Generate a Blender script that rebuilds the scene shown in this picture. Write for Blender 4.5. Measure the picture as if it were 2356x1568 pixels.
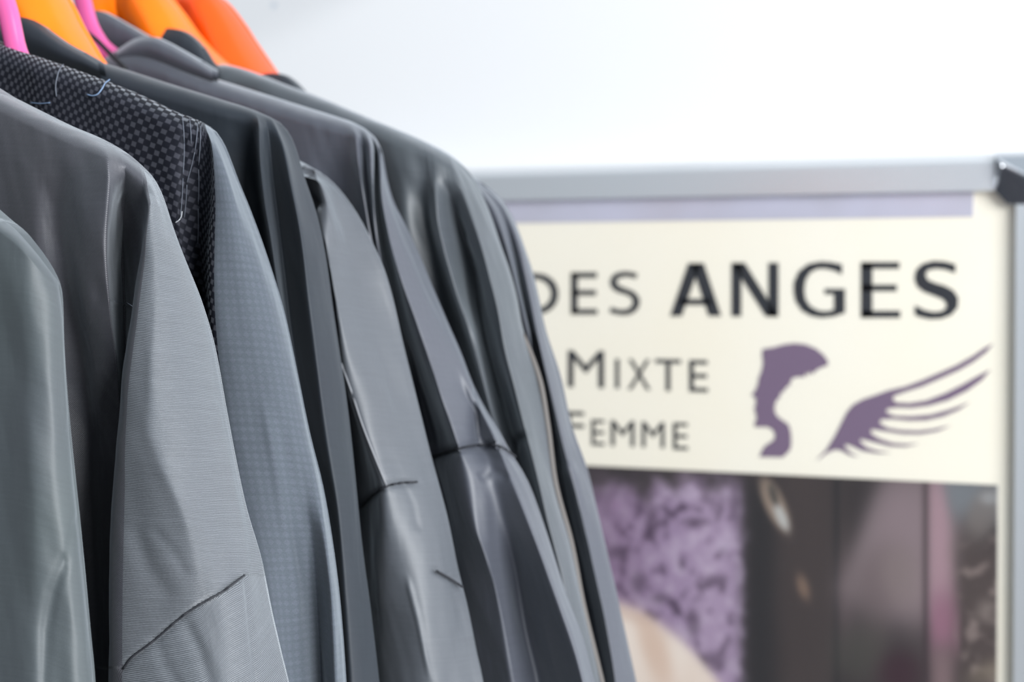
import bpy, bmesh, math, random
import numpy as np
from mathutils import Vector, Matrix, noise
from mathutils.geometry import tessellate_polygon

# ------------------------------------------------------------------ clear
for o in list(bpy.data.objects):
    bpy.data.objects.remove(o)
scene = bpy.context.scene
COL = scene.collection

# ------------------------------------------------------------------ camera
# World: X runs across the garments, Y along the clothes rail, Z up.
CAM = np.array([0.0, 0.0, 1.40])
YAW = math.radians(32.0)          # the lens looks 32 deg to the left of the rail
PITCH = math.atan(143 / 5562.8)
FPX = 85.0 / 36.0 * 2356
cam_data = bpy.data.cameras.new("camera")
cam = bpy.data.objects.new("camera", cam_data)
COL.objects.link(cam)
cam.location = CAM
cam.rotation_euler = (math.pi / 2 - PITCH, 0, YAW)
cam_data.lens = 85
cam_data.sensor_width = 36
cam_data.clip_start = 0.02
cam_data.dof.use_dof = True
cam_data.dof.focus_distance = 0.985
cam_data.dof.aperture_fstop = 11.0
scene.camera = cam

# ------------------------------------------------------------------ world and lamps
scene.view_settings.view_transform = 'Standard'
scene.view_settings.look = 'None'
scene.view_settings.exposure = 0.75
scene.view_settings.gamma = 1.0
scene.view_settings.use_curve_mapping = False
world = bpy.data.worlds.new("world")
scene.world = world
world.use_nodes = True
wb = world.node_tree.nodes['Background']
wb.inputs['Color'].default_value = (0.80, 0.90, 1.0, 1)
wb.inputs['Strength'].default_value = 0.40


def area(name, loc, target, size, power, color):
    d = bpy.data.lights.new(name, 'AREA')
    d.shape = 'RECTANGLE'
    d.size, d.size_y = size
    d.energy = power
    d.color = color
    o = bpy.data.objects.new(name, d)
    COL.objects.link(o)
    o.location = loc
    o.rotation_euler = (Vector(target) - Vector(loc)).to_track_quat('-Z', 'Y').to_euler()
    return o


area('window_light', (2.5, -0.5, 2.1), (-0.7, 1.2, 1.35), (1.8, 1.7), 172, (0.955, 0.98, 1.0))

# ------------------------------------------------------------------ helpers
R_ = np.array([math.cos(YAW), math.sin(YAW), 0.0])
F0 = np.array([-math.sin(YAW), math.cos(YAW), 0.0])
Fw = F0 * math.cos(PITCH) + np.array([0, 0, -1.0]) * math.sin(PITCH)
Up = F0 * math.sin(PITCH) + np.array([0, 0, 1.0]) * math.cos(PITCH)


def at(px, py, Y):
    """point of the plane Y = const seen at photo pixel (px, py)"""
    px = np.asarray(px, float); py = np.asarray(py, float); Y = np.asarray(Y, float)
    d = (((px - 1178) / FPX)[..., None] * R_ - ((py - 784) / FPX)[..., None] * Up + Fw)
    k = Y / d[..., 1]
    return CAM + d * k[..., None]


def to_px(P):
    q = P - CAM
    x = q @ R_; y = q @ Up; z = q @ Fw
    return 1178 + FPX * x / z, 784 - FPX * y / z


def pchip(x, y, xq):
    x = np.asarray(x, float); y = np.asarray(y, float)
    h = np.diff(x); h = h.reshape(-1, *([1] * (y.ndim - 1)))
    dl = np.diff(y, axis=0) / h
    n = len(x)
    d = np.zeros_like(y)
    if n == 2:
        d[:] = dl[0]
    else:
        h0 = h[:-1]; h1 = h[1:]
        w1 = 2 * h1 + h0; w2 = h1 + 2 * h0
        a, b = dl[:-1], dl[1:]
        same = (a * b) > 0
        with np.errstate(divide='ignore', invalid='ignore'):
            m = (w1 + w2) / (w1 / np.where(same, a, 1) + w2 / np.where(same, b, 1))
        d[1:-1] = np.where(same, m, 0)
        d[0] = dl[0]; d[-1] = dl[-1]
    xq = np.clip(np.asarray(xq, float), x[0], x[-1])
    i = np.clip(np.searchsorted(x, xq, side='right') - 1, 0, n - 2)
    sh = (-1,) + (1,) * (y.ndim - 1)
    hh = (x[i + 1] - x[i]).reshape(sh)
    t = ((xq - x[i])).reshape(sh) / hh
    return ((2 * t ** 3 - 3 * t ** 2 + 1) * y[i] + (t ** 3 - 2 * t ** 2 + t) * hh * d[i]
            + (-2 * t ** 3 + 3 * t ** 2) * y[i + 1] + (t ** 3 - t ** 2) * hh * d[i + 1])


def lin(c):
    return tuple(((v / 255) / 12.92 if v / 255 <= 0.04045 else ((v / 255 + 0.055) / 1.055) ** 2.4) for v in c)


def empty(name, loc, label, cat, group=None):
    o = bpy.data.objects.new(name, None)
    o.empty_display_size = 0.02
    COL.objects.link(o)
    o.location = loc
    o['label'] = label; o['category'] = cat
    if group: o['group'] = group
    return o


def link(name, me, mat=None, parent=None, smooth=True):
    """mesh given in world coordinates"""
    o = bpy.data.objects.new(name, me)
    COL.objects.link(o)
    if mat: me.materials.append(mat)
    if smooth: me.polygons.foreach_set('use_smooth', [True] * len(me.polygons))
    if parent:
        o.parent = parent
        off = Vector((0, 0, 0)); p = parent
        while p: off += p.location; p = p.parent
        me.transform(Matrix.Translation(-off))
    me.update()
    return o


def mesh_np(name, verts, faces):
    me = bpy.data.meshes.new(name)
    me.from_pydata([tuple(v) for v in verts], [], [tuple(f) for f in faces])
    me.update()
    return me


def tube_mesh(pts, r, n=10, ry=None, closed=False, axis=None):
    pts = np.asarray(pts, float)
    V = []; Fc = []
    m = len(pts)
    ry = r if ry is None else ry
    for i in range(m):
        if closed:
            t = pts[(i + 1) % m] - pts[i - 1]
        else:
            t = pts[min(i + 1, m - 1)] - pts[max(i - 1, 0)]
        t = t / (np.linalg.norm(t) + 1e-12)
        ref = np.array(axis if axis is not None else (0, 1, 0), float)
        if abs(ref @ t) > 0.97: ref = np.array([1.0, 0, 0])
        b = np.cross(t, ref); b /= np.linalg.norm(b)
        a = np.cross(b, t)
        ra = r[i] if np.ndim(r) else r
        rb = ry[i] if np.ndim(ry) else ry
        for k in range(n):
            q = 2 * math.pi * k / n
            V.append(pts[i] + a * math.cos(q) * ra + b * math.sin(q) * rb)
    for i in range(m if closed else m - 1):
        j = (i + 1) % m
        for k in range(n):
            Fc.append((i * n + k, i * n + (k + 1) % n, j * n + (k + 1) % n, j * n + k))
    if not closed:
        Fc.append(tuple(range(n))[::-1]); Fc.append(tuple((m - 1) * n + k for k in range(n)))
    return mesh_np('tube', V, Fc)


def smooth_path(pts, n=40):
    pts = np.asarray(pts, float)
    s = np.r_[0, np.cumsum(np.linalg.norm(np.diff(pts, axis=0), axis=1))]
    q = np.linspace(0, s[-1], n)
    # catmull-rom through cubic hermite with centred tangents
    d = np.gradient(pts, s, axis=0)
    i = np.clip(np.searchsorted(s, q, side='right') - 1, 0, len(s) - 2)
    h = (s[i + 1] - s[i])[:, None]; t = (q - s[i])[:, None] / h
    return ((2 * t ** 3 - 3 * t ** 2 + 1) * pts[i] + (t ** 3 - 2 * t ** 2 + t) * h * d[i]
            + (-2 * t ** 3 + 3 * t ** 2) * pts[i + 1] + (t ** 3 - t ** 2) * h * d[i + 1])


# ------------------------------------------------------------------ materials
class NT:
    def __init__(self, name):
        self.m = bpy.data.materials.new(name)
        self.m.use_nodes = True
        self.t = self.m.node_tree
        self.b = self.t.nodes['Principled BSDF']

    def n(self, kind, **kw):
        nd = self.t.nodes.new(kind)
        for k, v in kw.items():
            if k in nd.inputs.keys(): nd.inputs[k].default_value = v
            else: setattr(nd, k, v)
        return nd

    def l(self, a, b):
        self.t.links.new(a, b)

    def set(self, **kw):
        for k, v in kw.items():
            self.b.inputs[k.replace('_', ' ')].default_value = v


def plain(name, col, rough=0.5, metal=0.0, **kw):
    M = NT(name)
    M.b.inputs['Base Color'].default_value = (*col, 1)
    M.b.inputs['Roughness'].default_value = rough
    M.b.inputs['Metallic'].default_value = metal
    M.set(**kw)
    return M.m


def mathn(M, op, a, b=None, c=None):
    nd = M.n('ShaderNodeMath', operation=op)
    for i, v in enumerate((a, b, c)):
        if v is None: continue
        if isinstance(v, (int, float)): nd.inputs[i].default_value = v
        else: M.l(v, nd.inputs[i])
    return nd.outputs[0]


def fabric(name, col, rough=0.42, spec=0.5, sheen=0.3, pitch=0.0006, angle=0.0, contrast=0.35,
           bump=0.25, cross=0.0, tint=None, check=None, slub=0.15, sheen_rough=0.35):
    """woven cloth; UV is in metres along the cloth"""
    M = NT(name)
    uv = M.n('ShaderNodeUVMap', uv_map='UVMap')
    sep = M.n('ShaderNodeSeparateXYZ'); M.l(uv.outputs[0], sep.inputs[0])
    u, v = sep.outputs[0], sep.outputs[1]
    ca, sa = math.cos(angle), math.sin(angle)
    w = mathn(M, 'ADD', mathn(M, 'MULTIPLY', u, sa), mathn(M, 'MULTIPLY', v, ca))
    nz = M.n('ShaderNodeTexNoise', Scale=260.0, Detail=2.0)
    M.l(uv.outputs[0], nz.inputs['Vector'])
    wob = mathn(M, 'MULTIPLY', mathn(M, 'SUBTRACT', nz.outputs['Fac'], 0.5), pitch * 0.8)
    ph = mathn(M, 'MULTIPLY', mathn(M, 'ADD', w, wob), 2 * math.pi / pitch)
    rib = mathn(M, 'MULTIPLY_ADD', mathn(M, 'SINE', ph), 0.5, 0.5)
    if cross > 0:
        w2 = mathn(M, 'ADD', mathn(M, 'MULTIPLY', u, ca), mathn(M, 'MULTIPLY', v, -sa))
        r2 = mathn(M, 'MULTIPLY_ADD', mathn(M, 'SINE', mathn(M, 'MULTIPLY', w2, 2 * math.pi / (pitch * 1.3))), 0.5, 0.5)
        rib = mathn(M, 'ADD', mathn(M, 'MULTIPLY', rib, 1 - cross), mathn(M, 'MULTIPLY', r2, cross))
    # long streaks of yarn and faint unevenness of the dye
    mp = M.n('ShaderNodeMapping'); mp.inputs['Scale'].default_value = (30, 900, 1)
    M.l(uv.outputs[0], mp.inputs['Vector'])
    n2 = M.n('ShaderNodeTexNoise', Scale=1.0, Detail=3.0); M.l(mp.outputs[0], n2.inputs['Vector'])
    n3 = M.n('ShaderNodeTexNoise', Scale=2200.0, Detail=1.0); M.l(uv.outputs[0], n3.inputs['Vector'])
    f = mathn(M, 'MULTIPLY_ADD', rib, contrast, 1 - contrast / 2)
    f = mathn(M, 'MULTIPLY', f, mathn(M, 'MULTIPLY_ADD', n2.outputs['Fac'], slub * 2, 1 - slub))
    f = mathn(M, 'MULTIPLY', f, mathn(M, 'MULTIPLY_ADD', n3.outputs['Fac'], 0.5, 0.75))
    n4 = M.n('ShaderNodeTexNoise', Scale=14.0, Detail=2.0); M.l(uv.outputs[0], n4.inputs['Vector'])
    mixc = M.n('ShaderNodeMix', data_type='RGBA')
    M.l(n4.outputs['Fac'], mixc.inputs['Factor'])
    t2 = tint or (col[0] * 1.0, col[1] * 1.04, col[2] * 1.05)
    mixc.inputs[6].default_value = (*col, 1); mixc.inputs[7].default_value = (*t2, 1)
    colr = mixc.outputs[2]
    if check:
        size, ang, dark, lightc = check
        c2, s2 = math.cos(ang), math.sin(ang)
        nx = M.n('ShaderNodeTexNoise', Scale=70.0, Detail=2.0); M.l(uv.outputs[0], nx.inputs['Vector'])
        off = mathn(M, 'MULTIPLY', mathn(M, 'SUBTRACT', nx.outputs['Fac'], 0.5), size * 0.5)
        uu = mathn(M, 'ADD', mathn(M, 'ADD', mathn(M, 'MULTIPLY', u, c2), mathn(M, 'MULTIPLY', v, s2)), off)
        vv = mathn(M, 'ADD', mathn(M, 'SUBTRACT', mathn(M, 'MULTIPLY', v, c2), mathn(M, 'MULTIPLY', u, s2)), off)
        su = mathn(M, 'SINE', mathn(M, 'MULTIPLY', uu, math.pi / size))
        sv = mathn(M, 'SINE', mathn(M, 'MULTIPLY', vv, math.pi / size))
        p = mathn(M, 'MULTIPLY', mathn(M, 'SIGN', mathn(M, 'MULTIPLY', su, sv)), mathn(M, 'MINIMUM', mathn(M, 'ABSOLUTE', su), mathn(M, 'ABSOLUTE', sv)))
        ramp = M.n('ShaderNodeMapRange', clamp=True)
        ramp.inputs['From Min'].default_value = 0.12; ramp.inputs['From Max'].default_value = 0.42
        M.l(p, ramp.inputs['Value'])
        mx = M.n('ShaderNodeMix', data_type='RGBA')
        M.l(ramp.outputs[0], mx.inputs['Factor'])
        mx.inputs[6].default_value = (*dark, 1); mx.inputs[7].default_value = (*lightc, 1)
        colr = mx.outputs[2]
        if sheen < 0.9: M.l(mathn(M, 'MULTIPLY', ramp.outputs[0], sheen), M.b.inputs['Sheen Weight'])
        else: M.set(Sheen_Weight=sheen * 0.6)
    vm = M.n('ShaderNodeVectorMath', operation='SCALE')
    M.l(colr, vm.inputs[0]); M.l(f, vm.inputs['Scale'])
    M.l(vm.outputs[0], M.b.inputs['Base Color'])
    bp = M.n('ShaderNodeBump', Strength=bump, Distance=pitch * 0.5)
    hgt = mathn(M, 'ADD', rib, mathn(M, 'MULTIPLY', n3.outputs['Fac'], 0.6))
    M.l(hgt, bp.inputs['Height'])
    bp2 = M.n('ShaderNodeBump', Strength=0.5, Distance=0.0016)
    mp2 = M.n('ShaderNodeMapping'); mp2.inputs['Scale'].default_value = (60, 28, 1); mp2.inputs['Rotation'].default_value = (0, 0, 0.5)
    M.l(uv.outputs[0], mp2.inputs['Vector'])
    n5 = M.n('ShaderNodeTexNoise', Scale=1.0, Detail=2.5); M.l(mp2.outputs[0], n5.inputs['Vector'])
    M.l(n5.outputs['Fac'], bp2.inputs['Height']); M.l(bp.outputs[0], bp2.inputs['Normal'])
    M.l(bp2.outputs[0], M.b.inputs['Normal'])
    M.set(Roughness=rough, Specular_IOR_Level=spec, Sheen_Roughness=sheen_rough)
    if not check: M.set(Sheen_Weight=sheen)
    M.b.inputs['Sheen Tint'].default_value = (0.85, 0.93, 1.0, 1)
    return M.m


# ------------------------------------------------------------------ setting
M = NT('white_wall_paint')
tc = M.n('ShaderNodeNewGeometry')
nz = M.n('ShaderNodeTexNoise', Scale=1.6, Detail=2.0); M.l(tc.outputs['Position'], nz.inputs['Vector'])
rmp = M.n('ShaderNodeMix', data_type='RGBA'); M.l(nz.outputs['Fac'], rmp.inputs['Factor'])
rmp.inputs[6].default_value = (0.76, 0.765, 0.775, 1); rmp.inputs[7].default_value = (0.80, 0.80, 0.805, 1)
# one faint scuff near the rail
vm = M.n('ShaderNodeVectorMath', operation='DISTANCE'); M.l(tc.outputs['Position'], vm.inputs[0])
sp = at(630, 12, 1.60); vm.inputs[1].default_value = tuple(sp)
mr = M.n('ShaderNodeMapRange', clamp=True); M.l(vm.outputs['Value'], mr.inputs['Value'])
mr.inputs['From Min'].default_value = 0.001; mr.inputs['From Max'].default_value = 0.004
mx = M.n('ShaderNodeMix', data_type='RGBA'); M.l(mr.outputs[0], mx.inputs['Factor'])
mx.inputs[6].default_value = (0.55, 0.60, 0.66, 1); M.l(rmp.outputs[2], mx.inputs[7])
M.l(mx.outputs[2], M.b.inputs['Base Color']); M.set(Roughness=0.7)
wall_mat = M.m

M = NT('grey_floor')
tc = M.n('ShaderNodeNewGeometry')
nz = M.n('ShaderNodeTexNoise', Scale=5.0, Detail=5.0); M.l(tc.outputs['Position'], nz.inputs['Vector'])
rmp = M.n('ShaderNodeMix', data_type='RGBA'); M.l(nz.outputs['Fac'], rmp.inputs['Factor'])
rmp.inputs[6].default_value = (0.16, 0.155, 0.15, 1); rmp.inputs[7].default_value = (0.24, 0.235, 0.23, 1)
M.l(rmp.outputs[2], M.b.inputs['Base Color']); M.set(Roughness=0.6)
floor_mat = M.m


def box_mesh(lo, hi, bevel=0.0):
    bm = bmesh.new()
    bmesh.ops.create_cube(bm, size=1)
    for v in bm.verts:
        for k in range(3):
            v.co[k] = lo[k] if v.co[k] < 0 else hi[k]
    if bevel:
        bmesh.ops.bevel(bm, geom=list(bm.edges), offset=bevel, segments=2, affect='EDGES')
    me = bpy.data.meshes.new('box'); bm.to_mesh(me); bm.free()
    return me


WALL_Y = 1.60
o = link('wall_back', box_mesh((-3.2, WALL_Y, 0), (2.6, WALL_Y + 0.1, 2.7)), wall_mat, smooth=False); o['kind'] = 'structure'
o = link('added_dark_wall', box_mesh((-3.3, -2.4, 0), (-3.2, WALL_Y + 0.1, 2.7)), plain('reflection_darkener', (0.07, 0.075, 0.085), 0.8), smooth=False); o['kind'] = 'structure'  # unseen wall added to darken what the frame's left end reflects
o = link('floor', box_mesh((-3.2, -2.4, -0.06), (2.6, WALL_Y + 0.1, 0)), floor_mat, smooth=False); o['kind'] = 'structure'

# ------------------------------------------------------------------ gowns
XC = -0.93


def crease_field(PX, PY, line, width):
    """distance and side of every grid point to a polyline in photo pixels"""
    best = np.full(PX.shape, 1e9); side = np.zeros(PX.shape); along = np.zeros(PX.shape)
    L = len(line) - 1
    for k in range(L):
        (x0, y0), (x1, y1) = line[k][:2], line[k + 1][:2]
        dx, dy = x1 - x0, y1 - y0
        q = dx * dx + dy * dy
        t = np.clip(((PX - x0) * dx + (PY - y0) * dy) / q, 0, 1)
        ex = PX - (x0 + t * dx); ey = PY - (y0 + t * dy)
        d = np.hypot(ex, ey)
        m = d < best
        best = np.where(m, d, best)
        side = np.where(m, np.sign(dx * ey - dy * ex), side)
        along = np.where(m, (k + t) / L, along)
    return best, side, along


def grid_faces(nr, nc, flip=False):
    idx = np.arange(nr * nc).reshape(nr, nc)
    a = idx[:-1, :-1].ravel(); b = idx[:-1, 1:].ravel(); c = idx[1:, 1:].ravel(); d = idx[1:, :-1].ravel()
    f = np.stack([a, d, c, b], 1) if not flip else np.stack([a, b, c, d], 1)
    return f


def grid_normals(G):
    du = np.gradient(G, axis=1); dv = np.gradient(G, axis=0)
    n = np.cross(dv, du)
    l = np.linalg.norm(n, axis=2, keepdims=True)
    return n / np.maximum(l, 1e-9)


def grid_mesh(name, G, UV, N=None, flip=False, colour=None):
    nr, nc = G.shape[:2]
    me = bpy.data.meshes.new(name)
    F = grid_faces(nr, nc, flip)
    me.vertices.add(nr * nc); me.vertices.foreach_set('co', G.reshape(-1))
    nf = len(F)
    me.loops.add(nf * 4); me.loops.foreach_set('vertex_index', F.reshape(-1))
    me.polygons.add(nf)
    me.polygons.foreach_set('loop_start', np.arange(nf) * 4)
    me.polygons.foreach_set('loop_total', np.full(nf, 4))
    me.update(calc_edges=True)
    uvl = me.uv_layers.new(name='UVMap')
    uvl.data.foreach_set('uv', UV.reshape(-1, 2)[F.reshape(-1)].reshape(-1))
    me.polygons.foreach_set('use_smooth', [True] * nf)
    if N is not None:
        me.normals_split_custom_set_from_vertices([tuple(v) for v in N.reshape(-1, 3)])
    return me


def wrinkle(P, seed, amp):
    """small random slackness of hanging cloth, longer along the fall of the cloth"""
    out = np.zeros(P.shape[:2])
    for (ax, az, am) in ((38, 9, 1.0), (80, 22, 0.45), (150, 60, 0.18)):
        for i in range(P.shape[0]):
            row = P[i]
            for j in range(P.shape[1]):
                x, y, z = row[j]
                out[i, j] += am * noise.noise((x * ax + z * ax * 0.35 + seed * 7.1, y * ax, z * az + seed * 3.3))
    return out * amp


def make_gown(spec):
    Yi = spec['Y']
    seed = spec.get('seed', 1)
    cols = spec['cols']
    nv = spec.get('nv', 210)
    tq = np.linspace(0, 1, nv) ** 1.25
    rnd = np.sqrt(np.clip(1 - (1 - np.clip(tq / spec.get('round', 0.03), 0, 1)) ** 2, 0, 1))
    C = []
    for kn in cols:
        k = np.array([(a, b, c) for a, b, c in kn], float)
        if k[-1, 1] < 1700:
            k = np.vstack([k, [k[-1, 0] + (k[-1, 0] - k[-2, 0]) * (1700 - k[-1, 1]) / max(60, k[-1, 1] - k[-2, 1]), 1700, k[-1, 2]]])
        t = (k[:, 1] - k[0, 1]) / (k[-1, 1] - k[0, 1])
        px = pchip(t, k[:, 0], tq); dy = (-10 + (pchip(t, k[:, 2], tq) + 10) * spec.get('deep', 1.0)) * 1e-3
        py = k[0, 1] + tq * (k[-1, 1] - k[0, 1])
        C.append(at(px, py, Yi + dy * rnd))
    # carry the cloth on to the neck and the centre line
    first = C[0]
    X0 = first[0, 0]; z0 = first[0, 2]
    xn = XC + 0.052
    left = []
    slope = spec.get('slope', 0.40)
    if X0 - xn > 0.02:
        zc = z0 + (X0 - xn) * slope
        zz = zc + (first[-1, 2] - zc) * tq
        neck = np.stack([np.full(nv, xn), Yi - 0.018 * rnd, zz], 1)
    else:
        neck = None; zc = z0; xn = X0
    zcc = zc - 0.055
    zz = zcc + (first[-1, 2] - zcc) * tq
    centre = np.stack([np.full(nv, XC), Yi - 0.022 * rnd, zz], 1)
    allc = [centre] + ([neck] if neck is not None else []) + C
    nleft = len(allc) - len(C)
    allc = np.array(allc)                      # (ncol, nv, 3)
    ch = np.linalg.norm(np.diff(allc, axis=0), axis=2).mean(1)
    s = np.r_[0, np.cumsum(np.maximum(ch, 0.0015))]
    # finer sampling where the photo shows the cloth
    cnt = [10] * nleft + [max(2, int(round(q / 0.0009))) for q in np.diff(s)[nleft:]]
    uq = np.concatenate([np.linspace(s[k], s[k + 1], cnt[k], endpoint=False) for k in range(len(s) - 1)] + [[s[-1]]])
    G = pchip(s, allc, uq)                     # (nu, nv, 3)
    G = np.transpose(G, (1, 0, 2)).copy()      # (nv, nu, 3)
    # slacken the folds a little across the cloth
    sg = spec.get('soft', 4.2)
    kk = np.arange(-14, 15); kw = np.exp(-0.5 * (kk / sg) ** 2); kw /= kw.sum()
    pad = np.pad(G, ((0, 0), (14, 14), (0, 0)), mode='edge')
    Sm = sum(wt * pad[:, 14 + q:14 + q + G.shape[1]] for q, wt in zip(kk, kw))
    ix = np.arange(G.shape[1])
    keep = np.clip(np.minimum(ix, G.shape[1] - 1 - ix) / 10.0, 0, 1)
    top_ = np.clip(tq / 0.03, 0, 1)
    G = G + (Sm - G) * (keep[None, :] * top_[:, None])[..., None]
    split_u = s[nleft + spec['split']]
    js = int(np.argmin(abs(uq - split_u)))
    # creases
    PX, PY = to_px(G)
    N = grid_normals(G)
    disp = wrinkle(G, seed, spec.get('amp', 0.0008)) * rnd[:, None]
    for line, amp, width, kind in spec.get('creases', []):
        d, side, al = crease_field(PX, PY, line, width)
        fade = np.clip(np.minimum(al, 1 - al) * 6, 0, 1) if kind != 'open' else 1.0
        g = np.exp(-(d / width) ** 2)
        if kind == 'step':
            disp += amp * 1e-3 * side * g * np.tanh(d / (width * 0.25)) * fade
        else:
            disp += amp * 1e-3 * g * fade
    edge = np.clip((s[-1] - uq) / 0.004, 0, 1)[None, :]
    G = G + N * (disp * edge)[..., None]
    # lower rows down to the hem
    hem = spec.get('hem', 0.78)
    nlow = 26
    k = np.linspace(0, 1, nlow + 1)[1:]
    last = G[-1]; prev = G[-8]
    dirx = (last - prev) / np.maximum(1e-6, (prev[:, 2:3] - last[:, 2:3]))
    dirx = dirx * 0.25
    low = []
    for q in k:
        dz = (last[:, 2] - hem) * q
        row = last.copy()
        row[:, 2] -= dz
        row[:, 0] += dirx[:, 0] * dz * (1 - 0.5 * q)
        row[:, 1] += np.clip(dirx[:, 1], -0.05, 0.05) * dz * 0.3
        low.append(row)
    G = np.concatenate([G, np.array(low)], 0)
    nr = G.shape[0]
    N = grid_normals(G)
    ul = np.r_[0, np.cumsum(np.linalg.norm(np.diff(G[nv // 2], axis=0), axis=1))]
    U = np.tile(ul, (nr, 1))
    # cumulative length down each column, averaged gently so that the weave lines stay level
    vl = np.vstack([np.zeros((1, G.shape[1])), np.cumsum(np.linalg.norm(np.diff(G, axis=0), axis=2), axis=0)])
    Z0 = G[:, :, 2].max()
    Vv = 0.8 * (Z0 - G[:, :, 2]) + 0.2 * vl
    UV = np.stack([U, Vv], 2)
    if 'uvturn' in spec:
        line, ang = spec['uvturn']
        X_, Y_ = to_px(G)
        below = Y_ > np.interp(X_, [q[0] for q in line], [q[1] for q in line])
        c_, s_ = math.cos(ang), math.sin(ang)
        T = np.stack([U * c_ - Vv * s_, U * s_ + Vv * c_], 2)
        UV = np.where(below[..., None], T, UV)
    # back sheet, coarse
    ri = np.unique(np.r_[np.arange(0, nv, 4), np.arange(nv - 1, nr, 3), nr - 1])
    ci = np.unique(np.r_[np.arange(0, G.shape[1], 4), js, G.shape[1] - 1])
    tt = np.r_[tq, np.ones(nlow)][ri]
    rr = np.r_[rnd, np.ones(nlow)][ri]
    sN = (uq / s[-1])[ci]
    Gs = G[np.ix_(ri, ci)]
    Pc = Gs[:, :1]; Ps = Gs[:, -1:]
    xw = (np.abs(G[0, ci, 0] - G[0, 0, 0]) / max(1e-6, abs(G[0, -1, 0] - G[0, 0, 0])))
    L = Pc + (Ps - Pc) * xw[None, :, None]
    w = np.clip(tt / 0.12, 0, 1); w = (w * w * (3 - 2 * w))[:, None]
    B = np.empty_like(Gs)
    crest = Gs[:1] + (L - L[:1])               # crest shape carried down
    B[..., 0] = crest[..., 0] * (1 - w) + L[..., 0] * w
    B[..., 2] = crest[..., 2] * (1 - w) + L[..., 2] * w
    prof = np.sqrt(np.clip(1 - xw ** 5, 0, 1))[None, :]
    th = spec.get('thick', 0.018)
    B[..., 1] = Yi + (Ps[..., 1] - Yi) * (xw[None, :] ** 3) * 1.0 + th * prof * rr[:, None]
    B[:, -1] = Gs[:, -1]; B[0] = Gs[0]
    UVb = UV[np.ix_(ri, ci)]
    jb = int(np.where(ci == js)[0][0])
    root = empty('salon_gown', (XC, Yi, 1.52), spec['label'], 'gown', 'dark grey gowns hanging on the rail')
    fb, fs = spec['mat'], spec.get('sleeve_mat', spec['mat'])

    def side(mirror):
        def m(A):
            if not mirror: return A
            A = A.copy(); A[..., 0] = 2 * XC - A[..., 0]; return A
        if mirror:
            Gf = G[np.ix_(ri, ci)]; UVf = UVb; j = jb; Nf = grid_normals(Gf)
        else:
            Gf, UVf, j, Nf = G, UV, js, N
        outs = []
        for nm, sl, sb, mt in (('bodice', slice(0, j + 1), slice(0, jb + 1), fb), ('sleeve', slice(j, None), slice(jb, None), fs)):
            A = m(Gf[:, sl]); Bk = m(B[:, sb])
            fl = mirror
            ua = UVf[:, sl]; ubk = UVb[:, sb]
            fa = grid_faces(*A.shape[:2], flip=fl); fbk = grid_faces(*Bk.shape[:2], flip=not fl) + A.shape[0] * A.shape[1]
            V = np.vstack([A.reshape(-1, 3), Bk.reshape(-1, 3)])
            F = np.vstack([fa, fbk])
            if mirror: Nn = Nf[:, sl] * np.array([-1, 1, 1])
            else: Nn = Nf[:, sl]
            Nb = -grid_normals(B)[:, sb]
            if mirror: Nb = Nb * np.array([-1, 1, 1])
            NN = np.vstack([Nn.reshape(-1, 3), Nb.reshape(-1, 3)])
            UU = np.vstack([ua.reshape(-1, 2), ubk.reshape(-1, 2)])
            me = bpy.data.meshes.new(nm)
            me.vertices.add(len(V)); me.vertices.foreach_set('co', V.reshape(-1))
            nf = len(F)
            me.loops.add(nf * 4); me.loops.foreach_set('vertex_index', F.reshape(-1))
            me.polygons.add(nf); me.polygons.foreach_set('loop_start', np.arange(nf) * 4)
            me.polygons.foreach_set('loop_total', np.full(nf, 4))
            me.update(calc_edges=True)
            me.uv_layers.new(name='UVMap').data.foreach_set('uv', UU[F.reshape(-1)].reshape(-1))
            me.polygons.foreach_set('use_smooth', [True] * nf)
            me.normals_split_custom_set_from_vertices([tuple(v) for v in NN])
            outs.append(link(nm, me, mt, root))
        return outs
    side(False); side(True)
    spec['G'] = G; spec['root'] = root; spec['PX'], spec['PY'] = to_px(G); spec['N'] = N
    return root


def on_cloth(spec, pts, lift=0.0004, n=40):
    """points of the cloth surface under the given photo positions"""
    PX, PY, G, N = spec['PX'], spec['PY'], spec['G'], spec['N']
    pts = smooth_path([(a, b, 0) for a, b in pts], n)[:, :2]
    out = []
    cp = CAM
    dist = np.linalg.norm(G - cp, axis=2)
    for x, y in pts:
        d = (PX - x) ** 2 + (PY - y) ** 2
        cand = np.argsort(d.ravel())[:12]
        best = cand[np.argmin(dist.ravel()[cand] + np.sqrt(d.ravel()[cand]) * 2e-4)]
        i, j = np.unravel_index(best, d.shape)
        Q = at(x, y, G[i, j, 1])
        v = (cp - Q) / np.linalg.norm(cp - Q)
        out.append(Q + v * lift)
    return smooth_path(out, n)


def seam(spec, pts, r=0.0005, mat=None, name='seam', lift=0.0003, n=50):
    P = on_cloth(spec, pts, lift, n)
    return link(name, tube_mesh(P, r, 6), mat or MAT_SEAM, spec['root'])


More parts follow.
